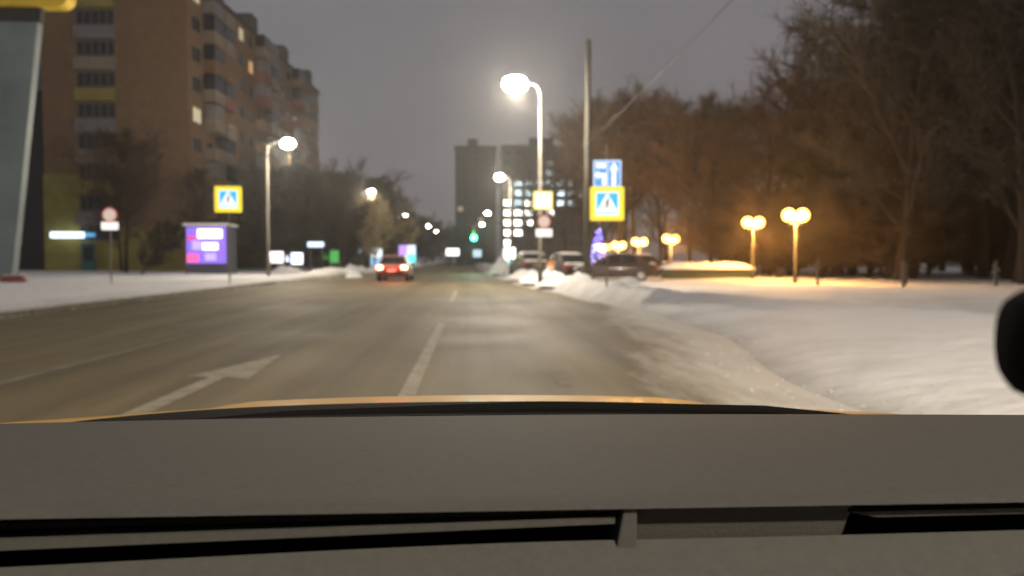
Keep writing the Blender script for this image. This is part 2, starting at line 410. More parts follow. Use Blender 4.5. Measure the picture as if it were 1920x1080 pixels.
# phone holder standing on the dash at the right
ph = empty('phone_holder', (1.0, 0.95, 0.95))
tag(ph, 'black rounded phone holder on a stalk at the passenger end of the dashboard', 'holder')
hd = MB().loft([(-.045, -.030, .030, .012), (-.03, -.037, .037, .020), (0, -.040, .040, .024), (.03, -.037, .037, .020), (.045, -.030, .030, .012)], 20, 2.3).build('clamp', black_pl, ph, smooth=True)
hd.location = (0.300-1.0, 0.385-.95, 1.156-.95); hd.scale = (.9, .9, .78)
MB().tube([(0, 0, -.012), (0, 0, .01), (-.02, -.10, .12), (-.2, -.40, .20), (-.60, -.555, .208), (-.70, -.565, .208)], [.022, .014, .008, .008, .009, .01], 10).build('stalk', black_pl, ph, smooth=True)

# ------------------------------------------------------------------ street lamps
steel = mat('galvanised_steel', (0.16, 0.155, 0.145), 0.55, 0.3, var=0.2)
dark_steel = mat('dark_steel', (0.05, 0.045, 0.04), 0.6, 0.2)
concrete = mat('pole_concrete', (0.11, 0.10, 0.08), 0.9, var=0.25, scale=2, stretch=(3, 3, .4))
lamp_lens = glow('lamp_lens', (1.0, 0.93, 0.82), 160)
LAMP_COL = (1.0, 0.86, 0.66)
def street_lamp(name, x, y, z0, h, arm, label, power=0, group='street lamps along the road', rz=0, pole_m=None, lens=None, head=1.0):
    o = empty(name, (x, y, z0), rz)
    tag(o, label, 'street lamp', group)
    s = 1 if arm > 0 else -1
    MB().tube([(0,0,-.3), (0,0,1.2), (0,0,1.21), (0,0,h-.9)], [.11,.11,.085,.06], 12).build('pole', pole_m or concrete, o, smooth=True)
    MB().tube([(0,0,h-.92), (0,0,h-.4), (arm*.18,0,h-.1), (arm*.6,0,h+.05), (arm,0,h+.1)], [.045,.04,.035,.03,.03], 8).build('arm', steel, o, smooth=True)
    hd = MB().loft([(-.36*head, .05, .13, .06), (-.30*head, .03, .17, .13*head), (.1*head, .02, .17, .16*head), (.34*head, .04, .14, .10*head), (.38*head, .06, .12, .04)], 16).build('lamp_head', steel, o, smooth=True)
    hd.location = (arm+s*.25, 0, h-.02); hd.rotation_euler = (0, 0, -s*PI/2)
    ln = MB().lathe([(.04, -.20), (.11, -.17), (.155, -.09), (.17, .02), (.155, .11), (.11, .17), (.05, .20)], (0,0,0), 16)
    ln.v = [(vx*1.0*head, vy*1.9*head, vz*head) for vx, vy, vz in ln.v]
    ln.build('lens', lens or lamp_lens, hd, smooth=True)
    if power:
        light('POINT', o, (arm+s*.25, 0, h-.62), power, LAMP_COL, .2)
    return o
street_lamp('street_lamp', 3.1, 35, .1, 8.75, -.85, 'tall street lamp beside the right verge with yellow and round signs on its pole', 5200, head=1.7)
street_lamp('street_lamp', 4.9, -6, .1, 8.75, -.85, 'street lamp standing on the snow bank just behind the taxi cabin', 10500)
street_lamp('street_lamp', -12.35, 50, .15, 8.2, 1.0, 'street lamp on the left verge in front of the brick apartment block', 2400, head=1.35)
street_lamp('street_lamp', 3.6, 70, .1, 8.3, -.7, 'street lamp beyond the parked cars, against the dark high-rise', 2500, head=1.3)
street_lamp('street_lamp', -10.6, 80, .15, 7.8, .7, 'street lamp among the trees of the left verge, lighting their twigs', 4200, head=1.0)
street_lamp('street_lamp', -9.3, 105, .15, 6.9, .7, 'shorter street lamp behind the lit tree on the left verge', 3800, head=.9)
far_lab = 'small distant street lamp far down the road'
for x, y, a in ((-8.6, 150, .7), (-8.2, 178, .7), (3.4, 108, -.7), (3.2, 142, -.7)):
    street_lamp('street_lamp', x, y, .1, 7.4, a, far_lab, 0, 'distant street lamps', head=1.0)

# tall bare pole and overhead cable
up = empty('utility_pole', (5.34, 36, .1)); tag(up, 'tall bare concrete utility pole rising above the crossing sign', 'pole')
MB().tube([(0,0,-.3), (0,0,5), (0,0,10.9)], [.19,.16,.12], 12).build('shaft', mat('dark_concrete', (.05,.046,.036), .9, var=.25), up, smooth=True)
MB().lathe([(.13, 0), (.13, .06), (.05, .12)], (0,0,10.88), 12).build('cap', dark_steel, up)
MB().lathe([(.165, 0), (.18, .02), (.18, .14), (.165, .16)], (0,0,6.2), 12).build('clamp_band', dark_steel, up)
def cable(name, a, b, sag, label):
    a, b = Vector(a), Vector(b); pts = []
    for k in range(33):
        t = k/32; p = a.lerp(b, t); p.z -= sag*4*t*(1-t); pts.append(p)
    o = MB().tube(pts, .011, 6).build(name, mat('cable', (.03,.03,.03), .6), smooth=True)
    tag(o, label, 'cable', 'overhead cables')
cable('overhead_cable', (4.85, -6, 6.6), (5.22, 36, 6.37), .30, 'thin overhead cable hanging from near lamp post to the bare pole')
cable('overhead_cable', (5.24, 36.1, 6.40), (3.63, 70, 7.3), .45, 'thin overhead cable running on from the bare pole to a farther lamp')

# ------------------------------------------------------------------ road signs
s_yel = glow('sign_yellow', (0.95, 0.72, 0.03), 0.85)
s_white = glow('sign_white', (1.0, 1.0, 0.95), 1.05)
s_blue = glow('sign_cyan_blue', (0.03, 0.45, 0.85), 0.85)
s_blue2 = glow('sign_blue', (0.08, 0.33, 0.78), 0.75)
s_dark = mat('sign_black', (0.03, 0.03, 0.04), 0.6, var=0)
s_back = mat('sign_back', (0.25, 0.25, 0.25), 0.6, 0.3)
def bar2(mb, a, b, w, y0, y1):
    a, b = Vector(a), Vector(b); d = (b-a).normalized(); n_ = Vector((-d.y, d.x))*w/2
    mb.prism([tuple(a-n_), tuple(b-n_), tuple(b+n_), tuple(a+n_)], y0, y1)
def rrect(w, h, r, n=5):
    pts = []
    for cx, cz, a0 in ((w-r, -h+r, -90), (w-r, h-r, 0), (-w+r, h-r, 90), (-w+r, -h+r, 180)):
        for k in range(n+1):
            a = R(a0+90*k/n); pts.append((cx+r*math.cos(a), cz+r*math.sin(a)))
    return pts
def off(pts, z): return [(x, zz+z) for x, zz in pts]
def crossing_board(parent, zc, w):
    h = w/2; y = -.06
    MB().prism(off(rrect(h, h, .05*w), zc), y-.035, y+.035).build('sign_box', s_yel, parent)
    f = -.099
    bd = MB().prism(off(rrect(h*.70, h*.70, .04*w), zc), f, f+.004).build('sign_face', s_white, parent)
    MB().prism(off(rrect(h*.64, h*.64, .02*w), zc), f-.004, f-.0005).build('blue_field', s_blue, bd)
    MB().prism(off([(-h*.60, -h*.46), (h*.60, -h*.46), (0.0, h*.62)], zc), f-.008, f-.0045).build('white_triangle', s_white, bd)
    p = MB(); q0, q1 = f-.012, f-.0085
    p.prism([(h*.06+h*.075*math.cos(2*PI*k/10), zc+h*.28+h*.075*math.sin(2*PI*k/10)) for k in range(10)], q0, q1)
    for a, b, ww in (((.03,.20),(-.02,-.08),.13), ((-.02,-.06),(.12,-.22),.08), ((.12,-.22),(.14,-.38),.07), ((-.03,-.06),(-.13,-.24),.08), ((-.13,-.24),(-.24,-.36),.07), ((.03,.17),(.16,.03),.05), ((.02,.17),(-.13,.04),.05)):
        bar2(p, (a[0]*h, zc+a[1]*h), (b[0]*h, zc+b[1]*h), ww*h, q0, q1)
    p.build('walking_figure', s_dark, bd)
    for k in range(5):
        x = -h*.48 + k*h*.24
        MB().prism([(x-.06*h, zc-h*.60), (x+.06*h, zc-h*.60), (x+.05*h, zc-h*.50), (x-.05*h, zc-h*.50)], f-.008, f-.0045).build('zebra_stripe', s_white, bd)
def sign_pole(parent, h): MB().tube([(0,0,-.3), (0,0,h)], .032, 10).build('pole', steel, parent, smooth=True)
z = h_right(4.2, 24.5)
sg = empty('crossing_sign', (4.23, 24.5, z), R(-4)); tag(sg, 'blue lane sign above yellow-bordered pedestrian crossing sign on the right verge', 'road sign')
sign_pole(sg, 4.35)
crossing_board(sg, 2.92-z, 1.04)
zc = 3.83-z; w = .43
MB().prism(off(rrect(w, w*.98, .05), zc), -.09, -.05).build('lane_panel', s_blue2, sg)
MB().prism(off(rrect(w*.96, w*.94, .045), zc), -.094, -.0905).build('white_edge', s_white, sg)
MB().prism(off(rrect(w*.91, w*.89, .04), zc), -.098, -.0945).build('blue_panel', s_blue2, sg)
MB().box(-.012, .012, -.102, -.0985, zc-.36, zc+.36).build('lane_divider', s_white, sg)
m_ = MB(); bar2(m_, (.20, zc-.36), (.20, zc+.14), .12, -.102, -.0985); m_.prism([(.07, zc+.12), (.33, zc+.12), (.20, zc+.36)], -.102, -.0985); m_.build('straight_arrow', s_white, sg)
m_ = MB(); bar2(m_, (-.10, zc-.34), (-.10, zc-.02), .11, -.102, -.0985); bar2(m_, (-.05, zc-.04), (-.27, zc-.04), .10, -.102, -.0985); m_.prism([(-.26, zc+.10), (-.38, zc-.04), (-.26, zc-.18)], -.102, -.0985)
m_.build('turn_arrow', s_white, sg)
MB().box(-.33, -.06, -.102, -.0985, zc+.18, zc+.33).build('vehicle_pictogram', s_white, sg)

z = h_left(-10.5, 36)
sg = empty('crossing_sign', (-10.6, 36, z), R(6)); tag(sg, 'yellow-bordered pedestrian crossing sign standing alone on the left verge', 'road sign')
sign_pole(sg, 4.3); crossing_board(sg, 3.86-z, 1.14)

# signs fixed to the lamp pole (their own bracket)
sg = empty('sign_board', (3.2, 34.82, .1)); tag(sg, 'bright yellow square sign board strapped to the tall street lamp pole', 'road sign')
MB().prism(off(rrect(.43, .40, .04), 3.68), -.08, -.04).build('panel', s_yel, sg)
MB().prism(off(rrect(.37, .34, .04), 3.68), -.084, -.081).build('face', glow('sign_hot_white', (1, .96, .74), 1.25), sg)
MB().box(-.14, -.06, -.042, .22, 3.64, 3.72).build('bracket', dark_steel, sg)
red = mat('sign_red', (0.55, 0.06, 0.05), .5, var=.05)
pale = mat('sign_pale', (0.75, 0.62, 0.56), .5, var=.05)
white_p = mat('sign_white_paint', (.8, .8, .76), .5, var=.05)
def disc(mb, r, zc, y0, y1, n=24): mb.prism([(r*math.cos(2*PI*k/n), zc+r*math.sin(2*PI*k/n)) for k in range(n)], y0, y1)
def ban_sign(parent, zc, zp, r=.33, bright=False):
    m_ = MB(); disc(m_, r, zc, -.07, -.05); d = m_.build('disc', red, parent)
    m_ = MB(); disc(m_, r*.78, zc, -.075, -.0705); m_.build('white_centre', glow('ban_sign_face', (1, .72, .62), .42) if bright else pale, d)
    MB().prism(off(rrect(.36, .17, .03), zp), -.07, -.05).build('plate', glow('plate_face', (1, .98, .92), .95) if bright else white_p, parent)  # bright: face and plate glow in place of headlight falling on them
sg = empty('ban_sign', (3.24, 34.75, .1)); tag(sg, 'round red-rimmed sign with white plate under it on the lamp pole', 'road sign')
ban_sign(sg, 2.76, 2.27, .32, True); MB().box(-.18, -.10, -.052, .30, 2.2, 2.9).build('bracket', dark_steel, sg)
z = h_left(-15.7, 36)
sg = empty('ban_sign', (-15.7, 36, z)); tag(sg, 'round red-rimmed sign with small plate on a thin post near the apartment block', 'road sign')
sign_pole(sg, 3.4); ban_sign(sg, 3.16-z, 2.68-z, .36, True)

# ------------------------------------------------------------------ park globe lamps
globe_m = glow('globe_glass', (1.0, 0.42, 0.07), 16)
PARK = (1.0, 0.46, 0.10)
def park_lamp(x, y, gz, power, q=.30):
    z0 = h_right(x, y); h = gz - z0
    o = empty('park_lamp', (x, y, z0)); tag(o, 'orange twin-globe park lamp on a dark post by the snowy path', 'park lamp', 'globe lamps along the park path')
    MB().tube([(0,0,-.2), (0,0,.5), (0,0,.52), (0,0,h-q-.08)], [.09,.09,.05,.04], 10).build('post', dark_steel, o, smooth=True)
    MB().tube([(-q*1.1,0,h-q-.04), (-.2,0,h-q-.10), (.2,0,h-q-.10), (q*1.1,0,h-q-.04)], .025, 8).build('cross_arm', dark_steel, o)
    for s in (-1, 1):
        gl = MB().ball((s*q*1.1, 0, h), q).build('globe', globe_m, o, smooth=True)
        MB().lathe([(.10, -q-.09), (.11, -q+.02), (.06, -q+.03)], (s*q*1.1, 0, h), 10).build('collar', dark_steel, gl)
    light('POINT', o, (0, 0, h-.12), power, PARK, .12)
for a in ((15.35, 37, 3.3, 3000), (16.2, 45, 3.33, 3400), (14.75, 58, 2.75, 2600, .29), (13.3, 62, 2.6, 2200, .29), (12.4, 66, 2.4, 1800, .29), (11.75, 70, 2.3, 1500, .29)): park_lamp(*a)

# ------------------------------------------------------------------ apartment block on the left
brick = mat('brown_brick', (0.20, 0.125, 0.068), 0.9, var=0.16, scale=1.2, bump=0.3, bscale=9)
pale_panel = mat('balcony_panel', (0.24, 0.195, 0.15), 0.8, var=0.15, scale=1.5)
red_panel = mat('red_balcony_panel', (0.22, 0.09, 0.075), 0.8, var=0.15)
grey_panel = mat('grey_balcony_panel', (0.19, 0.18, 0.18), 0.8, var=0.15)
olive = mat('olive_plaster', (0.26, 0.22, 0.06), 0.9, var=0.18, scale=.8)
frame_m = mat('window_frame', (0.16, 0.15, 0.13), 0.6, var=0.1)
glass_d = mat('dark_glass', (0.030, 0.028, 0.032), 0.22, var=0.3, scale=.7)
lit_warm = glow('lit_window_warm', (1.0, 0.55, 0.25), 0.55)
lit_cool = glow('lit_window_cool', (0.75, 0.9, 1.0), 0.75)
lit_pale = glow('lit_window_pale', (0.9, 0.75, 0.5), 0.42)
ab = empty('apartment_block', (-25.56, 75, 0), R(-2.1))
tag(ab, 'nine-storey brown brick apartment block with stacked balconies', 'building')
H = 27.2
MB().box(-13.2, 0, 0, 53, -.3, H).build('wall', brick, ab)
rf = MB().box(-13.4, .2, -.2, 53.2, H, H+.35).build('roof', mat('roof_felt', (.06,.055,.05), .9), ab)
for y_, w_ in ((18, 2.2), (31.5, 2.4), (45, 2.2)):
    MB().box(-1.6, .35, y_, y_+w_, H+.35, H+1.9).build('roof_housing', mat('housing', (.10,.09,.08), .9), rf)
MB().box(-13.26, -9.9, -.06, 0, -.2, 9.0).build('olive_cladding', olive, ab)
MB().box(-9.9, .06, -.05, 0, -.2, 4.2).build('olive_cladding', olive, ab)
def win_mesh(w, h, axis, mull=1):
    """window frame and pane meshes; axis 'x': faces -y, axis 'y': faces +x"""
    f = MB(); t = .09; d0, d1 = -.05, .03
    f.box(-w/2, w/2, d0, d1, -h/2, -h/2+t); f.box(-w/2, w/2, d0, d1, h/2-t, h/2)
    f.box(-w/2, -w/2+t, d0, d1, -h/2+t, h/2-t); f.box(w/2-t, w/2, d0, d1, -h/2+t, h/2-t)
    for k in range(mull):
        x = -w/2 + w*(k+1)/(mull+1); f.box(x-t/2, x+t/2, d0+.004, d1, -h/2+t, h/2-t)
    p = MB().box(-w/2+t, w/2-t, -.02, .02, -h/2+t, h/2-t)
    if axis == 'y':
        for q in (f, p): q.v = [(-y, x, z) for x, y, z in q.v]
    return f, p
def make_win(w, h, axis, parent, loc, gm, mull=1, cache={}):
    key = (w, h, axis, mull)
    if key not in cache:
        f, p = win_mesh(w, h, axis, mull)
        me = []
        for q, nme in ((f, 'window'), (p, 'pane')):
            a = bpy.data.meshes.new(nme); a.from_pydata(q.v, [], q.f); a.update(); a.materials.append(frame_m if nme == 'window' else glass_d); me.append(a)
        cache[key] = me
    me = cache[key]
    o = bpy.data.objects.new('window', me[0]); col.objects.link(o); o.parent = parent; o.location = loc
    p = bpy.data.objects.new('pane', me[1]); col.objects.link(p); p.parent = o
    p.material_slots[0].link = 'OBJECT'; p.material_slots[0].material = gm
    return o
def balcony(parent, x0, x1, y0, y1, z, m, h=1.05):
    b = MB(); b.box(x0, x1, y0, y1, z-.14, z); b.box(x0, x1, y0, y0+.09, z, z+h); b.box(x0, x1, y1-.09, y1, z, z+h)
    if x1-x0 > y1-y0: b = MB(); b.box(x0, x1, y0, y1, z-.14, z); b.box(x0, x1, y0, y0+.09, z, z+h); b.box(x0, x0+.09, y0+.09, y1, z, z+h); b.box(x1-.09, x1, y0+.09, y1, z, z+h)
    else: b.box(x1-.09, x1, y0+.09, y1-.09, z, z+h)
    return b.build('balcony', m, parent)
fl = [3.5+2.8*k for k in range(9)]
bm = [pale_panel, olive, grey_panel, pale_panel, brick, pale_panel]
for k, z in enumerate(fl):
    make_win(3.5, 1.35, 'x', ab, (-8.3, -.06 if z < 4.2 else -.02, z+.1), glass_d, 4)
    if k >= 1: balcony(ab, -10.1, -6.5, -.55, -.001, z-1.75, [pale_panel, olive, grey_panel][(k*2) % 3], 1.0)
rb = random.Random(5)
bays = [1.9+3.3*k for k in range(16)]
litw = {(0, 8): lit_pale, (1, 7): lit_cool, (2, 7): lit_cool, (8, 5): lit_warm, (6, 3): lit_pale, (11, 6): lit_pale, (3, 4): lit_pale, (0, 4): lit_pale, (5, 7): lit_warm, (10, 4): lit_warm, (4, 8): lit_pale, (13, 7): lit_cool}
for i, y in enumerate(bays):
    bal = i % 5 in (1, 2)
    for k, z in enumerate(fl):
        gm = litw.get((i, k), glass_d)
        make_win(1.6 if i % 3 else 2.1, 1.5, 'y', ab, (.02, y, z), gm, 1)
        if bal and k >= 1:
            m = rb.choice([pale_panel, pale_panel, red_panel, grey_panel, brick])
            balcony(ab, .001, 1.15, y-1.45, y+1.45, z-1.0, m)
            if rb.random() < .5:   # glazed loggia
                MB().box(.06, 1.10, y-1.40, y+1.40, z+.05, z+1.45).build('loggia_glazing', rb.choice([glass_d, grey_panel, glass_d]), ab)
MB().box(.0, .08, 0, 53, -.2, 1.0).build('plinth', mat('plinth', (.12,.11,.10), .9), ab)
# shop front below
awn = empty('shop_sign', (-36.3, 74.9, 0)); tag(awn, 'long white-blue lit shop sign over a door of the apartment block', 'shop sign')
MB().box(-1.55, 1.35, -.35, -.07, 3.18, 3.72).build('light_box', glow('shop_sign_white', (.75, .93, 1.0), 2.2), awn)
MB().box(1.45, 2.3, -.30, -.07, 3.3, 3.62).build('side_box', glow('shop_sign_blue', (.12, .5, .9), .8), awn)
sd = empty('shop_door', (-34.6, 74.8, 0)); tag(sd, 'teal shop door below the lit sign of the apartment block', 'door')
MB().box(-.6, .6, -.06, .10, 0, 2.7).build('leaf', mat('teal_door', (.03, .12, .13), .5), sd)
MB().box(-.42, .42, -.075, -.061, 1.1, 2.4).build('glazing', glass_d, sd)
MB().box(.46, .5, -.11, -.061, 1.0, 1.4).build('handle', steel, sd)

# dark neighbour block and tapering pylon at the left edge
nb = empty('neighbour_block', (-45.5, 80, 0)); tag(nb, 'dark grey block beside the brick apartment block, behind the white pylon', 'building')
MB().box(-8, 5.2, 0, 14, -.3, 17.5).build('wall', mat('dark_grey_render', (.06,.055,.06), .9), nb)
MB().box(-8.2, 5.4, -.2, 14.2, 17.5, 24.5).build('upper_storeys', mat('grey_render', (.24,.23,.24), .9), nb)
for k in range(5):
    for x_ in (-5.5, -2.0, 1.5):
        make_win(1.6, 1.4, 'x', nb, (x_, -.02 if k < 4 else -.22, 3.4+3.1*k if k < 4 else 20.5), glass_d, 1)
pyl = empty('pylon', (-23.6, 40, .15)); tag(pyl, 'tall pale tapering advertising pylon carrying a yellow board', 'pylon')
MB().prism([(-3.8, -.2), (1.45, -.2), (1.65, .6), (3.05, 12.4), (-3.8, 12.4)], -.25, .25).build('panel', mat('pylon_white', (.19,.23,.235), .5, var=.2, scale=.5), pyl, bevel=.03)
MB().prism([(-3.8, 12.4), (3.1, 12.4), (3.2, 13.1), (-3.8, 13.1)], -.18, .18).build('dark_collar', dark_steel, pyl)
yb = MB().prism(off(rrect(4.55, .95, .5), 14.05), -.42, .42).build('yellow_board', mat('board_yellow', (.80, .55, .04), .5, var=.12, scale=.6), pyl, bevel=.05)
pinkm = mat('board_lettering', (.72, .50, .42), .6, var=.1)
def ring(mb, cx, cz, r0, r1, y0, y1, n=18):
    for k in range(n):
        a, b = 2*PI*k/n, 2*PI*(k+1)/n
        mb.prism([(cx+r0*math.cos(a), cz+r0*math.sin(a)), (cx+r1*math.cos(a), cz+r1*math.sin(a)), (cx+r1*math.cos(b), cz+r1*math.sin(b)), (cx+r0*math.cos(b), cz+r0*math.sin(b))], y0, y1)
m_ = MB(); ring(m_, .9, 13.95, .28, .48, -.46, -.421); m_.build('letter', pinkm, yb)
m_ = MB(); bar2(m_, (-.35, 13.5), (.15, 14.4), .2, -.46, -.421); bar2(m_, (-.75, 13.5), (-.35, 14.4), .2, -.465, -.424); m_.build('letter', pinkm, yb)
m_ = MB(); bar2(m_, (2.0, 13.5), (2.0, 14.4), .2, -.46, -.421); bar2(m_, (2.1, 14.3), (2.6, 14.3), .2, -.46, -.421); m_.build('letter', pinkm, yb)
rbx = empty('barrier_block', (-20.4, 37.0, h_left(-20.4, 37.0))); tag(rbx, 'low red plastic barrier block on the left snow', 'barrier')
rbx.scale = (.6, .6, .55)
MB().prism([(-.9, -.05), (.9, -.05), (.9, .15), (.7, .55), (-.7, .55), (-.9, .15)], -.2, .2).build('body', mat('red_plastic', (.30, .09, .07), .6), rbx, bevel=.03)
MB().box(-.72, .72, -.21, .21, .55, .62).build('snow_cap', SNOW, rbx, bevel=.03)

# lit kiosk with a purple display
ki = empty('kiosk', (-19.3, 60, h_left(-19.3, 60))); tag(ki, 'small kiosk with glowing purple display front and white lit panel', 'kiosk')
MB().box(-1.5, 1.5, 0, 2.4, -.1, 3.5).build('body', mat('kiosk_body', (.07,.07,.09), .6), ki)
MB().box(-1.65, 1.65, -.25, 2.5, 3.5, 3.68).build('roof', SNOW, ki, bevel=.04)
sp = MB().box(-1.42, 1.42, -.08, -.001, .75, 3.42).build('display', glow('purple_display', (.24, .14, .75), .95), ki)
for n_, x0, x1, z0, z1, m in (('white_panel', -.6, 1.15, 2.6, 3.25, glow('kiosk_white', (.95,.95,1), 2.4)), ('white_panel', -.25, .85, 1.75, 2.25, glow('kiosk_white', (.95,.95,1), 2.4)),
      ('lilac_panel', -1.0, -.35, 1.75, 2.4, glow('kiosk_lilac', (.5,.4,.95), .9)), ('pink_panel', -1.4, -.55, .85, 1.45, glow('kiosk_pink', (1,.12,.35), 1.0)),
      ('red_panel', -1.35, -.75, 2.45, 2.75, glow('kiosk_red', (.75,.08,.25), .8)), ('lilac_panel', -.1, .7, .95, 1.5, glow('kiosk_lilac', (.5,.4,.95), .9))):
    MB().box(x0, x1, -.12, -.081, z0, z1).build(n_, m, sp)

# row of low shops beyond the apartment block
sh = empty('shop_pavilion', (-19, 108, 0)); tag(sh, 'low dark shop pavilion with small lit signs behind the left trees', 'building')
MB().box(-8.5, 6.0, 0, 9, -.2, 3.9).build('wall', mat('pavilion_wall', (.07,.07,.075), .8), sh)
MB().box(-8.7, 6.2, -.4, 9.2, 3.9, 4.15).build('roof', SNOW, sh)
for x, z, w_, h_, c, st in ((-7.4, 1.9, 1.5, 1.4, (1,.85,.95), 1.3), (-5.0, 1.7, 1.3, 1.5, (.8,.85,1), 2.0), (-2.6, 3.3, 2.6, .45, (.5,.65,1), 1.5), (.1, 2.0, 1.2, 1.5, (.06,.35,.08), .5), (5.0, 2.6, 1.5, .9, (.6, .8, 1), .8)):
    MB().box(x-w_/2, x+w_/2, -.2, -.001, z-h_/2, z+h_/2).build('lit_sign', glow('shop_glow_%d' % int(100*x), c, st), sh)
def ad_panel(x, y, w, h, z, parts, label, cat='light box'):
    zz = 0.05; o = empty('advertising_light_box', (x, y, zz)); tag(o, label, cat)
    MB().box(-w/2-.06, w/2+.06, 0, .2, z-.06, z+h+.06).build('casing', dark_steel, o)
    for s in (-1, 1): MB().box(s*w*.35-.05, s*w*.35+.05, .05, .15, -.2, z-.06).build('leg', dark_steel, o)
    for k, (x0, x1, z0, z1, c, st) in enumerate(parts):
        MB().box(x0*w, x1*w, -.012, -.001, z+z0*h, z+z1*h).build('lit_face', glow('ad_%d_%d' % (int(x*10), k), c, st), o)
ad_panel(-10.6, 92, 1.3, 2.0, .5, [(-.5, .5, 0, .45, (.25,.5,.8), .9), (-.5, .5, .45, 1, (.8,.95,1), 1.4)], 'pale blue lit advertising box standing left of the car ahead')
ad_panel(-7.4, 96, 2.0, 2.2, .7, [(-.5, .0, .35, 1, (.5,.3,.95), 1.1), (0, .5, .5, 1, (.6,.75,1), 1.2), (0, .5, 0, .5, (.1,.85,.85), 1.3), (-.5, 0, 0, .35, (.95,.95,1), 1.6)], 'purple and turquoise lit advertising box seen beyond the car ahead')
ad_panel(-15.2, 64, 1.1, .9, .9, [(-.5, .5, 0, 1, (1,.86,.95), 1.6)], 'small pinkish white lit box left of the lamp post on the left verge')
ad_panel(-13.8, 65, .9, .9, .8, [(-.5, .5, 0, 1, (.75,.8,1), 2.6)], 'small bright bluish lit box right of the lamp post on the left verge')
ad_panel(-12.5, 66, 1.3, .4, 2.2, [(-.5, .5, 0, 1, (.55,.68,1), 1.8)], 'narrow blue lit board raised on legs among the left verge trees')
ad_panel(-11.0, 66, .7, 1.0, .9, [(-.5, .5, 0, 1, (.05,.4,.08), .55)], 'dim green lit box under the left verge trees')
ad_panel(3.75, 76, 1.2, 1.8, .5, [(-.5, .5, .35, 1, (1,.97,1), 2.5), (-.5, .5, 0, .35, (.15,.85,.8), 1.6)], 'white and turquoise lit advertising box by the snow bank under the high-rise')
ad_panel(-2.6, 125, 2.0, 1.1, 1.8, [(-.5, .5, 0, 1, (.95,1,1), 2.2)], 'broad white lit board low beside the green traffic light')
ad_panel(1.3, 132, 1.4, 1.2, 1.6, [(-.5, .5, 0, 1, (.55,.75,.85), 1.0)], 'dim blue-grey lit board just beyond the green traffic light')

# traffic light
tl = empty('traffic_light', (3.0, 70, .1)); tag(tl, 'traffic light showing green, hung over the road on a dark mast arm', 'traffic light')
MB().tube([(0,0,-.3), (0,0,4.4)], .07, 10).build('post', dark_steel, tl)
MB().tube([(0,0,4.25), (-1.2,0,4.35), (-2.75,0,4.35)], .045, 8).build('mast_arm', dark_steel, tl)
MB().box(-2.82, -2.38, -.16, .12, 2.72, 4.25).build('housing', black_pl, tl, bevel=.02)
for k, (nm, m) in enumerate((('green_lens', glow('green_signal', (.04, 1, .60), 30)), ('amber_lens', mat('amber_off', (.10,.06,.01), .3)), ('red_lens', mat('red_off', (.10,.01,.01), .3)))):
    MB().tube([(-2.6, -.165, 3.02+.46*k), (-2.6, -.23, 3.02+.46*k)], .20, 18).build(nm, m, tl)
light('POINT', tl, (-2.6, -.45, 3.02), 320, (.05, 1, .62), .12)

# ------------------------------------------------------------------ far high-rises
def tower(name, x0, x1, y, hgt, wallm, cols, floors, w, h, lit, label, z0=3.0):
    o = empty(name, ((x0+x1)/2, y, 0)); tag(o, label, 'building')
    W = (x1-x0)/2
    MB().box(-W, W, 0, 16, -.5, hgt).build('wall', wallm, o)
    MB().box(-W-.2, W+.2, -.2, 16.2, hgt, hgt+.5).build('parapet', wallm, o)
    MB().box(-W*.4, W*.1, 4, 9, hgt+.5, hgt+3).build('roof_housing', wallm, o)
    for c in range(cols):
        for k in range(floors):
            x = -W + 2*W*(c+.5)/cols; z = z0 + (hgt-z0-1.5)*k/max(1, floors-1)
            make_win(w, h, 'x', o, (x, -.02, z), lit.get((c, k), glass_d), 1)
    return o
tw_w = glow('far_window_white', (1, .95, .85), 7.0)
tw_c = glow('far_window_cool', (.72, .92, 1), 3.2)
tw_s = glow('far_window_soft', (.9, .9, .8), 1.1)
tw_y = glow('far_window_dim', (.8, .72, .5), .3)
dk = mat('far_wall_dark', (.03, .028, .028), .9)
dk2 = mat('far_wall_grey', (.06, .057, .055), .9)
tower('high_rise', -3.9, 7.6, 225, 32.5, dk, 4, 10, 1.5, 1.5, {(2, 3): tw_y, (0, 4): tw_y}, 'dark high-rise block with unlit windows behind the green traffic light')
L = {}
for c, k in ((0, 3), (0, 4), (1, 4), (0, 1), (0, 2), (1, 2), (2, 3), (0, 5), (2, 5), (3, 3)): L[(c, k)] = tw_w
for c, k in ((1, 6), (2, 6), (3, 6), (4, 6), (5, 6), (1, 7), (2, 7), (3, 7), (5, 7), (6, 7)): L[(c, k)] = tw_c
for k in (7, 8, 9): L[(4, k)] = tw_c
for c, k in ((3, 4), (5, 5), (6, 5), (1, 5), (2, 4), (1, 3), (4, 4), (6, 6), (7, 6)): L[(c, k)] = (tw_s if (c+k) % 2 else tw_w) if k < 5 else tw_c
tower('high_rise', 8.4, 33, 205, 30, dk2, 9, 11, 2.0, 1.5, L, 'grey high-rise with rows of lit cool white windows behind the signs')

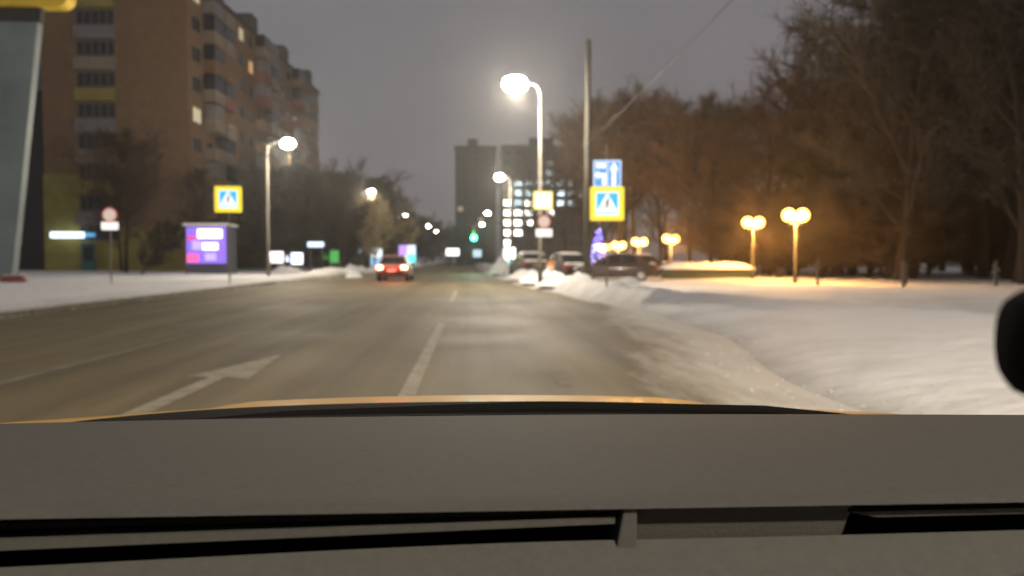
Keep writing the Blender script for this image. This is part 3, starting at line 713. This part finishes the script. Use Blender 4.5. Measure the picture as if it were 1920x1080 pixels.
# ------------------------------------------------------------------ winter trees
bark = mat('bark', (0.034, 0.025, 0.018), 0.95, var=0.3, scale=6)
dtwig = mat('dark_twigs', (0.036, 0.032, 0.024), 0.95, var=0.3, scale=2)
lit_twig = mat('lamplit_twigs', (0.34, 0.28, 0.16), 0.95, var=0.3, scale=2)  # lamp light put into the twig colour
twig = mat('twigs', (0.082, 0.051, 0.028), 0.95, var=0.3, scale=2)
def tree_meshes(seed, h, spread, trunk_r, dens, low=0.25, up=0.5):
    r = random.Random(seed); T = MB(); C = MB()
    def curve(p, d, ln, n, wob, lift=0.0):
        pts = [p.copy()]; d = d.normalized()
        for _ in range(n):
            d = (d + Vector((r.uniform(-1,1), r.uniform(-1,1), r.uniform(-1,1)))*wob + Vector((0,0,lift))).normalized()
            pts.append(pts[-1] + d*ln/n)
        return pts
    trunk = curve(Vector((0,0,-.3)), Vector((r.uniform(-.05,.05), r.uniform(-.05,.05), 1)), h*.93, 9, .07, .05)
    T.tube(trunk, [trunk_r*(1.25 if i == 0 else (1-i/10.5)**1.1) for i in range(10)], 8)
    def on(pts, t):
        f = t*(len(pts)-1); i = min(int(f), len(pts)-2); return pts[i].lerp(pts[i+1], f-i), (pts[i+1]-pts[i]).normalized()
    nl = int(16*dens**.5)
    for i in range(nl):
        t = low + (1-low)*(i+.5)/nl*.98
        p, d = on(trunk, t)
        a = i*2.4 + r.uniform(-.5,.5)
        out = Vector((math.cos(a), math.sin(a), up + r.uniform(-.15,.35)))
        s = (t-low)/(1-low)
        ln = spread*(0.55 + 0.75*math.sin(PI*min(1, .22+s*.72)))*r.uniform(.75,1.15)*(1.0 if s < .8 else .75)
        limb = curve(p, out, ln, 5, .22, .07)
        r0 = trunk_r*.42*(1-.5*s); T.tube(limb, [r0*(1-k/5.8) for k in range(6)], 5, False)
        nb_ = int(7*dens**.5)+2
        for j in range(nb_):
            t2 = .18+.82*(j+r.random())/nb_; p2, d2 = on(limb, min(t2, .99))
            dd = d2*.8 + Vector((r.uniform(-1,1), r.uniform(-1,1), r.uniform(-.5,1)))*.9
            br = curve(p2, dd, ln*r.uniform(.28,.5), 3, .25, .04)
            C.tube(br, [.026,.020,.015,.009], 3, False)
            for q in range(int(9*dens)):
                p3, d3 = on(br, r.uniform(.15,1)*.99)
                d4 = d3*.8 + Vector((r.uniform(-1,1), r.uniform(-1,1), r.uniform(-.8,1)))
                tw = curve(p3, d4, r.uniform(.35,1.0)*spread*.22, 2, .3, 0)
                C.tube(tw, [.012,.010,.006], 3, False)
    return T, C
def tree_proto(seed, tm=None, **kw):
    T, C = tree_meshes(seed, **kw)
    out = []
    for q, nme, m in ((T, 'trunk', bark), (C, 'crown', tm or twig)):
        me = bpy.data.meshes.new(nme); me.from_pydata(q.v, [], q.f); me.update(); me.materials.append(m); out.append(me)
    return out
PROTO = [tree_proto(11, h=14, spread=3.6, trunk_r=.20, dens=2.4), tree_proto(23, h=14, spread=4.3, trunk_r=.24, dens=2.6, low=.16, up=.7),
         tree_proto(37, h=14, spread=3.0, trunk_r=.17, dens=2.4, low=.15, up=.9), tree_proto(51, dtwig, h=9, spread=3.3, trunk_r=.16, dens=3.2, low=.06, up=.55),
         tree_proto(68, dtwig, h=9, spread=2.7, trunk_r=.14, dens=3.2, low=.08, up=.8),
         tree_proto(83, h=14, spread=3.7, trunk_r=.19, dens=2.8, low=.42, up=.55), tree_proto(91, lit_twig, h=9, spread=2.4, trunk_r=.13, dens=3.4, low=.15, up=1.0)]
PH = [14, 14, 14, 9, 9, 14, 9]
tr = random.Random(3)
def tree(x, y, h, kind, label, group, zf, wide=1.0, lean=0.0, crown_m=None):
    z = zf(x, y) if zf else 0
    o = empty('bare_tree', (x, y, z), tr.uniform(0, 6.28)); tag(o, label, 'tree', group)
    s = h/PH[kind]; o.scale = (s*wide, s*wide, s)
    if lean: o.rotation_euler = (0, lean, 0)
    for me, nm in zip(PROTO[kind], ('trunk', 'crown')):
        c = bpy.data.objects.new(nm, me); col.objects.link(c); c.parent = o
        if crown_m and nm == 'crown': c.material_slots[0].link = 'OBJECT'; c.material_slots[0].material = crown_m
    return o
lab = 'tall bare winter tree in the park behind the globe lamps'
PARK_TREES = [(13.3, 71, 15, 5), (15.6, 76, 16.5, 5), (18.6, 67, 14.5, 5), (13.2, 90, 18, 5), (17.3, 84, 17, 5), (20.5, 104, 20, 5), (16.5, 112, 20, 5), (24.0, 99, 20, 5),
              (20.8, 68, 14.5, 0), (22.5, 60, 12.5, 1), (25.5, 66, 17.5, 2), (27, 57, 18, 1), (29.5, 63, 16.5, 0), (31, 54, 18, 2), (33.5, 60, 19, 1),
              (27.5, 84, 18, 0), (31, 95, 19, 1), (32.5, 78, 18, 2), (37, 72, 19, 0), (41, 64, 19, 1), (36.5, 52, 18, 0), (45, 74, 21, 2), (31, 112, 20, 0),
              (12.5, 142, 20, 1), (18, 150, 22, 0), (24, 146, 22, 1), (29, 152, 22, 2), (35, 140, 22, 1), (41, 128, 22, 0), (46, 108, 22, 1), (50, 92, 22, 0)]
for x, y, h, k in PARK_TREES:
    tree(x, y, h, k, lab, 'park trees', h_right, 1.05)
lab = 'large bare tree on the snow field to the right of the globe lamps'
for x, y, h, k in ((22.6, 41, 15.5, 1), (25.5, 45, 19, 0), (27.5, 38.5, 19, 1), (24.8, 34.5, 17, 2), (30, 43, 20, 1), (29, 35, 20, 0), (33.5, 41, 20, 2), (34.5, 49, 20, 1), (31.5, 47.5, 19, 0), (39, 46, 21, 1), (35, 36, 21, 1)):
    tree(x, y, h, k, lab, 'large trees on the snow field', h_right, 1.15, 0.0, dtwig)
# undergrowth bushes along the park edge
def bush(x, y, h, k, label, group, zf, crown_m=None):
    z = zf(x, y); o = empty('bare_bush', (x, y, z-.1), tr.uniform(0, 6.28)); tag(o, label, 'bush', group)
    s = h/9; o.scale = (s*2.0, s*2.0, s)
    c = bpy.data.objects.new('crown', PROTO[k][1]); col.objects.link(c); c.parent = o
    if crown_m: c.material_slots[0].link = 'OBJECT'; c.material_slots[0].material = crown_m
    c2 = bpy.data.objects.new('stem', PROTO[k][0]); col.objects.link(c2); c2.parent = o
for k in range(40):
    x = 21.5 + .70*k + tr.uniform(-.5,.5); y = 60 - .22*k + tr.uniform(-2.5,4.5)
    bush(x, y, tr.uniform(3.6, 6.6), 3+k % 2, 'low leafless bush at the foot of the park trees', 'bushes along the park edge', h_right)
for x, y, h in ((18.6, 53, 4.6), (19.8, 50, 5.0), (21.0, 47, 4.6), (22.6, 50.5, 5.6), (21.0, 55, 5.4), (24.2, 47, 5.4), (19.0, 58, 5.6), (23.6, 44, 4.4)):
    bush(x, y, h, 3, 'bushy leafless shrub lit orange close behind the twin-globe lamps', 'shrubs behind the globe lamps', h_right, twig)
lab = 'dense dark tree of the left verge beyond the apartment block corner'
for x, y, h, k in ((-17.5, 80, 9.5, 3), (-15.5, 74, 8.6, 4), (-20.5, 86, 10.5, 3), (-14.0, 86, 9.8, 3), (-12.2, 78, 9.0, 4), (-18.5, 94, 11.5, 4), (-14.8, 98, 11.2, 3), (-11.6, 92, 10.2, 3), (-12.5, 110, 11.5, 3), (-10.2, 104, 8.8, 4), (-16.5, 68, 6.5, 3), (-22.2, 90, 9.5, 4)):
    tree(x, y, h, k, lab, 'left verge trees', h_left, 1.1)
tree(-9.3, 79.2, 7.2, 6, 'tree close under a street lamp of the left verge, lamp light coloured into its twigs', 'lamp-lit trees', h_left)
tree(-8.0, 104.2, 6.3, 6, 'smaller tree farther along the left verge, lamp light coloured into its twigs', 'lamp-lit trees', h_left)
lab = 'bare tree standing against the apartment block wall'
for x, y, h, k in ((-27.6, 66, 11.0, 5), (-23.6, 70, 9.0, 2), (-30.5, 72, 9.0, 0)):
    tree(x, y, h, k, lab, 'trees at the apartment block', h_left)
tree(-24.0, 60, 4.2, 4, 'small leaning tree with slanted trunk before the apartment block', 'leaning tree', h_left, 1.0, R(28))
lab = 'distant bare tree closing the end of the road'
for x, y, h, k in ((-12, 165, 10, 3), (-8.5, 180, 9.5, 4), (-15, 150, 11, 3), (-11, 205, 9, 3), (-5.2, 215, 9, 4), (-2.0, 200, 9.5, 3), (2.0, 190, 8, 4), (-18, 185, 12, 3), (-7, 240, 11, 4), (-9.2, 132, 9, 3)):
    tree(x, y, h, k, lab, 'distant trees', None, 1.2)

# ------------------------------------------------------------------ cars
car_glass = mat('car_glass', (.012, .012, .014), .12, var=0, spec=.6)
def make_car(loc, rz, paint, label, group=None, snow=0.0, lights=False, seed=1, tall=0.0):
    o = empty('parked_car' if not lights else 'car', loc, rz); tag(o, label, 'car', group)
    t = tall
    MB().loft([(-2.16, .40, .78, .68), (-2.10, .30, .90+t*.4, .80), (-1.85, .26, .97+t*.5, .85), (-1.2, .22, 1.0+t*.3, .88), (.0, .20, .98, .885), (.95, .20, .97, .88), (1.5, .22, .90, .86), (1.9, .26, .80, .82), (2.12, .30, .68, .72), (2.18, .36, .58, .60)], 24, 4.5).build('body', paint, o, smooth=True)
    # cabin
    A = [(-1.80-t*.3, .93), (-1.12-t*.9, 1.40+t*.8), (-.75, 1.46+t), (.05, 1.47+t), (.40, 1.40+t), (1.18, .92)]
    W = [.80, .64, .61, .60, .62, .79]
    c = MB(); n = len(A)
    vs = [(-w, y, z) for (y, z), w in zip(A, W)] + [(w, y, z) for (y, z), w in zip(A, W)]
    fs = [(i, i+1, i+1+n, i+n) for i in range(n-1)] + [tuple(range(n-1, -1, -1)), tuple(range(n, 2*n))]
    c.add(vs, fs).build('cabin', paint, o, bevel=.03)
    def pane(name, i0, i1, a=.08, b=.92, ins=.07, outw=.012):
        (ya, za), (yb, zb) = A[i0], A[i1]; wa, wb = W[i0], W[i1]
        nrm = Vector((0, -(zb-za), yb-ya)).normalized()
        if nrm.z < 0: nrm = -nrm
        P = []
        for tt in (a, b):
            y = ya+(yb-ya)*tt; z = za+(zb-za)*tt; w = wa+(wb-wa)*tt-ins
            P += [Vector((-w, y, z))+nrm*outw, Vector((w, y, z))+nrm*outw]
        Q = [p - nrm*.02 for p in P]
        MB().add(P+Q, [(0,1,3,2), (4,6,7,5), (0,4,5,1), (2,3,7,6), (0,2,6,4), (1,5,7,3)]).build(name, car_glass, o)
    pane('rear_window', 0, 1); pane('windscreen', 5, 4)
    for s in (-1, 1):
        for y0, y1, yt0, yt1 in ((-1.15, -.38, -.95-t*.5, -.38), (-.30, .80, -.30, .22)):
            zb, zt = 1.0, 1.36+t
            f = lambda z: s*(.80 - (z-.93)*.37/(1+t) + .012)
            MB().add([(f(zb), y0, zb), (f(zb), y1, zb), (f(zt), yt1, zt), (f(zt), yt0, zt), (f(zb)-s*.03, y0, zb), (f(zb)-s*.03, y1, zb), (f(zt)-s*.03, yt1, zt), (f(zt)-s*.03, yt0, zt)],
                     [(0,1,2,3),(7,6,5,4),(0,4,5,1),(1,5,6,2),(2,6,7,3),(3,7,4,0)]).build('side_window', car_glass, o)
        for y in (-1.32, 1.34):
            w = MB().tube([(s*.66, y, .31), (s*.70, y, .31), (s*.86, y, .31), (s*.895, y, .31)], [.27,.315,.315,.28], 20).build('wheel', rubber, o, smooth=False)
            MB().tube([(s*.89, y, .31), (s*.905, y, .31)], [.20, .17], 14).build('rim', mat('steel_rim', (.35,.35,.35), .4, .8), w)
        MB().box(s*.66-.15, s*.66+.15, -2.175, -2.03, .70, .86+t*.3).build('tail_light', glow('tail_light_lit', (1, .14, .08), 70) if lights else mat('tail_light', (.30,.02,.015), .3, var=0), o, bevel=.02)
        MB().box(s*.60-.16, s*.60+.16, 2.00, 2.12, .60, .74).build('headlight', mat('car_lamp_glass', (.5,.5,.5), .15, var=0), o, bevel=.02)
        MB().box(s*.93-.09, s*.93+.09, .55, .68, .96, 1.08).build('door_mirror', paint, o, bevel=.02)
    MB().box(-.26, .26, -2.185, -2.14, .52, .64).build('number_plate', white_p, o)
    MB().loft([(-2.24, .38, .56, .62), (-2.18, .34, .60, .76), (-2.0, .32, .60, .84)], 16).build('rear_bumper', mat('bumper_dark', (.03,.03,.03), .7), o, smooth=True)
    if snow:
        sd = seed*3.3
        def cap(name, y0, y1, w, zfn, th):
            def fn(u, v):
                x = -w+2*w*u; y = y0+(y1-y0)*v
                e = min(u, 1-u, v, 1-v)*2
                return (x, y, zfn(y, x) + th*(min(1, e*3.2)**.5)*(1+.35*fb(x, y+sd, 2.2, sd)) - .03*(1 if e == 0 else 0))
            MB().grid(13, 11, fn).build(name, SNOW, o, smooth=True)
        cap('roof_snow', -1.1-t*.8, .45, .62, lambda y, x: 1.455+t - .05*abs(y+.3), snow)
        cap('bonnet_snow', 1.05, 2.05, .78, lambda y, x: .97-.16*max(0, y-1.0), snow*.8)
        cap('boot_snow', -2.08, -1.5, .74, lambda y, x: .93+.08*(y+2.08), snow*.8)
    if lights:
        light('POINT', o, (0, -2.45, .7), 55, (1, .12, .06), .3, name='tail_glow')
    return o
p_red = mat('car_paint_red', (.45, .22, .16), .4, .1, var=.06, coat=.6)
p_maroon = mat('car_paint_maroon', (.035, .018, .016), .35, .2, var=.06, coat=.6)
p_grey = mat('car_paint_grey', (.10, .09, .09), .35, .4, var=.06, coat=.6)
p_beige = mat('car_paint_beige', (.14, .125, .09), .35, .4, var=.06, coat=.6)
p_black = mat('car_paint_black', (.02, .02, .024), .3, .2, var=.06, coat=.7)
make_car((-4.2, 46.2, 0), R(-1), p_red, 'reddish car driving ahead with its tail lights glowing', lights=True)
make_car((7.6, 41.6, h_right(7.6, 41.6)-.04), R(82), p_maroon, 'near-black maroon snow-dusted car parked side-on behind the crossing sign', 'parked cars', .04, seed=2)
make_car((5.35, 44.5, h_right(5.35, 44.5)-.04), R(12), p_grey, 'grey car with snowy roof parked behind the heap beside the bare pole', 'parked cars', .06, seed=3, tall=.06)
make_car((3.75, 51.0, h_right(3.75, 51)-.04), R(10), p_beige, 'beige car deep under snow parked beyond the tall street lamp', 'parked cars', .09, seed=4)
make_car((11.2, 53.5, h_right(11.2, 53.5)-.04), R(80), p_black, 'black car with snow on its roof parked below the lit blue cone', 'parked cars', .10, seed=5)
make_car((4.9, 60.0, h_right(4.9, 60)-.04), R(8), p_grey, 'farther grey snow-covered car at the end of the parked row', 'parked cars', .16, seed=6, tall=.1)

# orange barrel between the parked cars
ob = empty('road_barrel', (4.35, 42.6, h_right(4.35, 42.6))); tag(ob, 'orange plastic road barrel between the parked cars and the snow heap', 'barrel')
MB().lathe([(.30, -.05), (.30, .08), (.24, .10), (.23, .45), (.22, .47), (.20, .85), (.19, .90), (.10, .95)], (0,0,0), 18).build('body', mat('orange_plastic', (.80, .26, .03), .5, var=.08), ob, smooth=True)
MB().lathe([(.232, .55), (.225, .70)], (0,0,0), 18).build('reflective_band', white_p, ob)

# snow heaps thrown up beside the kerb
def heap(x, y, rx, ry, h, sd, label):
    z0 = min(h_right(x, y), .3)-.15
    def fn(u, v):
        a = 2*PI*u; rr = v
        px_, py_ = rx*rr*math.cos(a), ry*rr*math.sin(a)
        zz = h*(1-rr**1.6)*(1+.40*fb(px_+sd, py_, .9, sd)+.10*fb(px_+sd, py_, 2.5, sd))
        return (px_, py_, max(-.05, zz))
    o = MB().grid(33, 14, fn).build('snow_heap', SNOW, smooth=True, loc=(x, y, z0)); tag(o, label, 'snow heap', 'snow heaps by the kerb')
    return o
heap(3.2, 37.5, .9, 2.2, .42, 3.0, 'rounded snow heap at the foot of the tall street lamp')
heap(3.9, 33.0, 1.2, 1.9, .34, 9.0, 'low lumpy snow heap in front of the grey parked car')
heap(3.0, 44.5, 1.0, 2.8, .5, 17.0, 'large dirty snow heap hiding the beige parked car')
heap(5.4, 35.0, 1.2, 1.6, .32, 29.0, 'snow heap piled round the bare utility pole')
heap(-8.6, 56, 1.4, 3.5, .7, 41.0, 'snow heap left of the car ahead')
heap(-9.5, 66, 1.6, 4.0, .8, 55.0, 'long snow heap below the dark verge trees')
heap(-14.0, 62, 2.2, 2.6, .8, 61.0, 'broad pale snow heap beside the lit kiosk')
heap(2.6, 62, 1.2, 4, 1.0, 71.0, 'far snow heap under the second street lamp')

# snow-topped planter box in front of the globe lamps
pl = empty('planter_box', (14.1, 47, h_right(14.1, 47))); tag(pl, 'long low dark green planter wall heaped with snow before the globe lamps', 'planter')
MB().box(-2.6, 2.6, -.7, .7, -.1, .62).build('box', mat('planter_green', (.05,.06,.035), .85, var=.2), pl, bevel=.02)
MB().grid(40, 12, lambda u, v: (-2.75+5.5*u, -.82+1.64*v, .60 + .34*(min(1, 6*min(u, 1-u))**.5)*(min(1, 3.2*min(v, 1-v))**.5)*(1+.28*fb(u*5.5, v*1.6, 1.7, 2.0)) - (.06 if v in (0.0, 1.0) else 0))).build('snow_cap', SNOW, pl, smooth=True)

# blue LED cone
lc = empty('led_cone', (10.05, 62, h_right(10.05, 62))); tag(lc, 'cone of blue and violet festive lights beyond the crossing sign', 'light cone')
MB().tube([(0,0,-.1), (0,0,3.75)], .04, 8).build('mast', dark_steel, lc)
for r_, z_ in ((.78, .6), (.55, 1.55), (.3, 2.6)):
    MB().tube([(r_*math.cos(2*PI*k/20), r_*math.sin(2*PI*k/20), z_) for k in range(21)], .015, 6).build('hoop', dark_steel, lc)
for cname, c, st, nn, sd in (('blue', (.12, .16, 1.0), 9, 150, 1), ('violet', (.38, .22, 1.0), 9, 90, 2), ('white', (.85, .9, 1.0), 10, 34, 3)):
    m_ = MB(); q = random.Random(sd)
    for k in range(nn):
        z_ = .25+3.4*(1-q.random()**.6); rr = .84*(1-(z_-.25)/3.6)+.03; a = q.uniform(0, 2*PI)
        m_.ball((rr*math.cos(a), rr*math.sin(a), z_), .032, 5, 4)
    tag(m_.build('string_of_%s_lights' % cname, glow('led_'+cname, c, st), lc), kind='stuff')
for k in range(16):
    a = 2*PI*k/16
    MB().tube([(.86*math.cos(a), .86*math.sin(a), .2), (.03*math.cos(a), .03*math.sin(a), 3.7)], .006, 4).build('wire', dark_steel, lc)
light('POINT', lc, (0, -1.1, 1.0), 60, (.3, .3, 1.0), .3)

# posts along the footpath on the right
for k, (x, y) in enumerate(((14.9, 33.5), (19.4, 34.6), (21.9, 32.2), (17.0, 30.5), (25.5, 31.5))):
    z = h_right(x, y); o = empty('path_bollard', (x, y, z)); tag(o, 'dark short bollard standing in the snow along the footpath', 'bollard', 'bollards along the footpath')
    MB().tube([(0,0,-.2), (0,0,.95)], .07, 10).build('post', dark_steel, o)
    MB().ball((0,0,.98), .085, 10, 6).build('cap', dark_steel, o)

# ------------------------------------------------------------------ volume added to put a glow round the lamps: haze
hz = MB().box(-610, 610, -70, 1010, -1.2, 36.5).build('glow_haze', mat('haze_dummy', (1,1,1), var=0)); tag(hz, kind='stuff')
hm = bpy.data.materials.new('glow_haze'); hm.use_nodes = True
hm.node_tree.nodes.clear()
ho = hm.node_tree.nodes.new('ShaderNodeOutputMaterial'); hv = hm.node_tree.nodes.new('ShaderNodeVolumePrincipled')
hv.inputs['Color'].default_value = (.92, .92, .92, 1); hv.inputs['Density'].default_value = 0.0009; hv.inputs['Anisotropy'].default_value = 0.78
hm.node_tree.links.new(hv.outputs['Volume'], ho.inputs['Volume'])
hz.data.materials[0] = hm
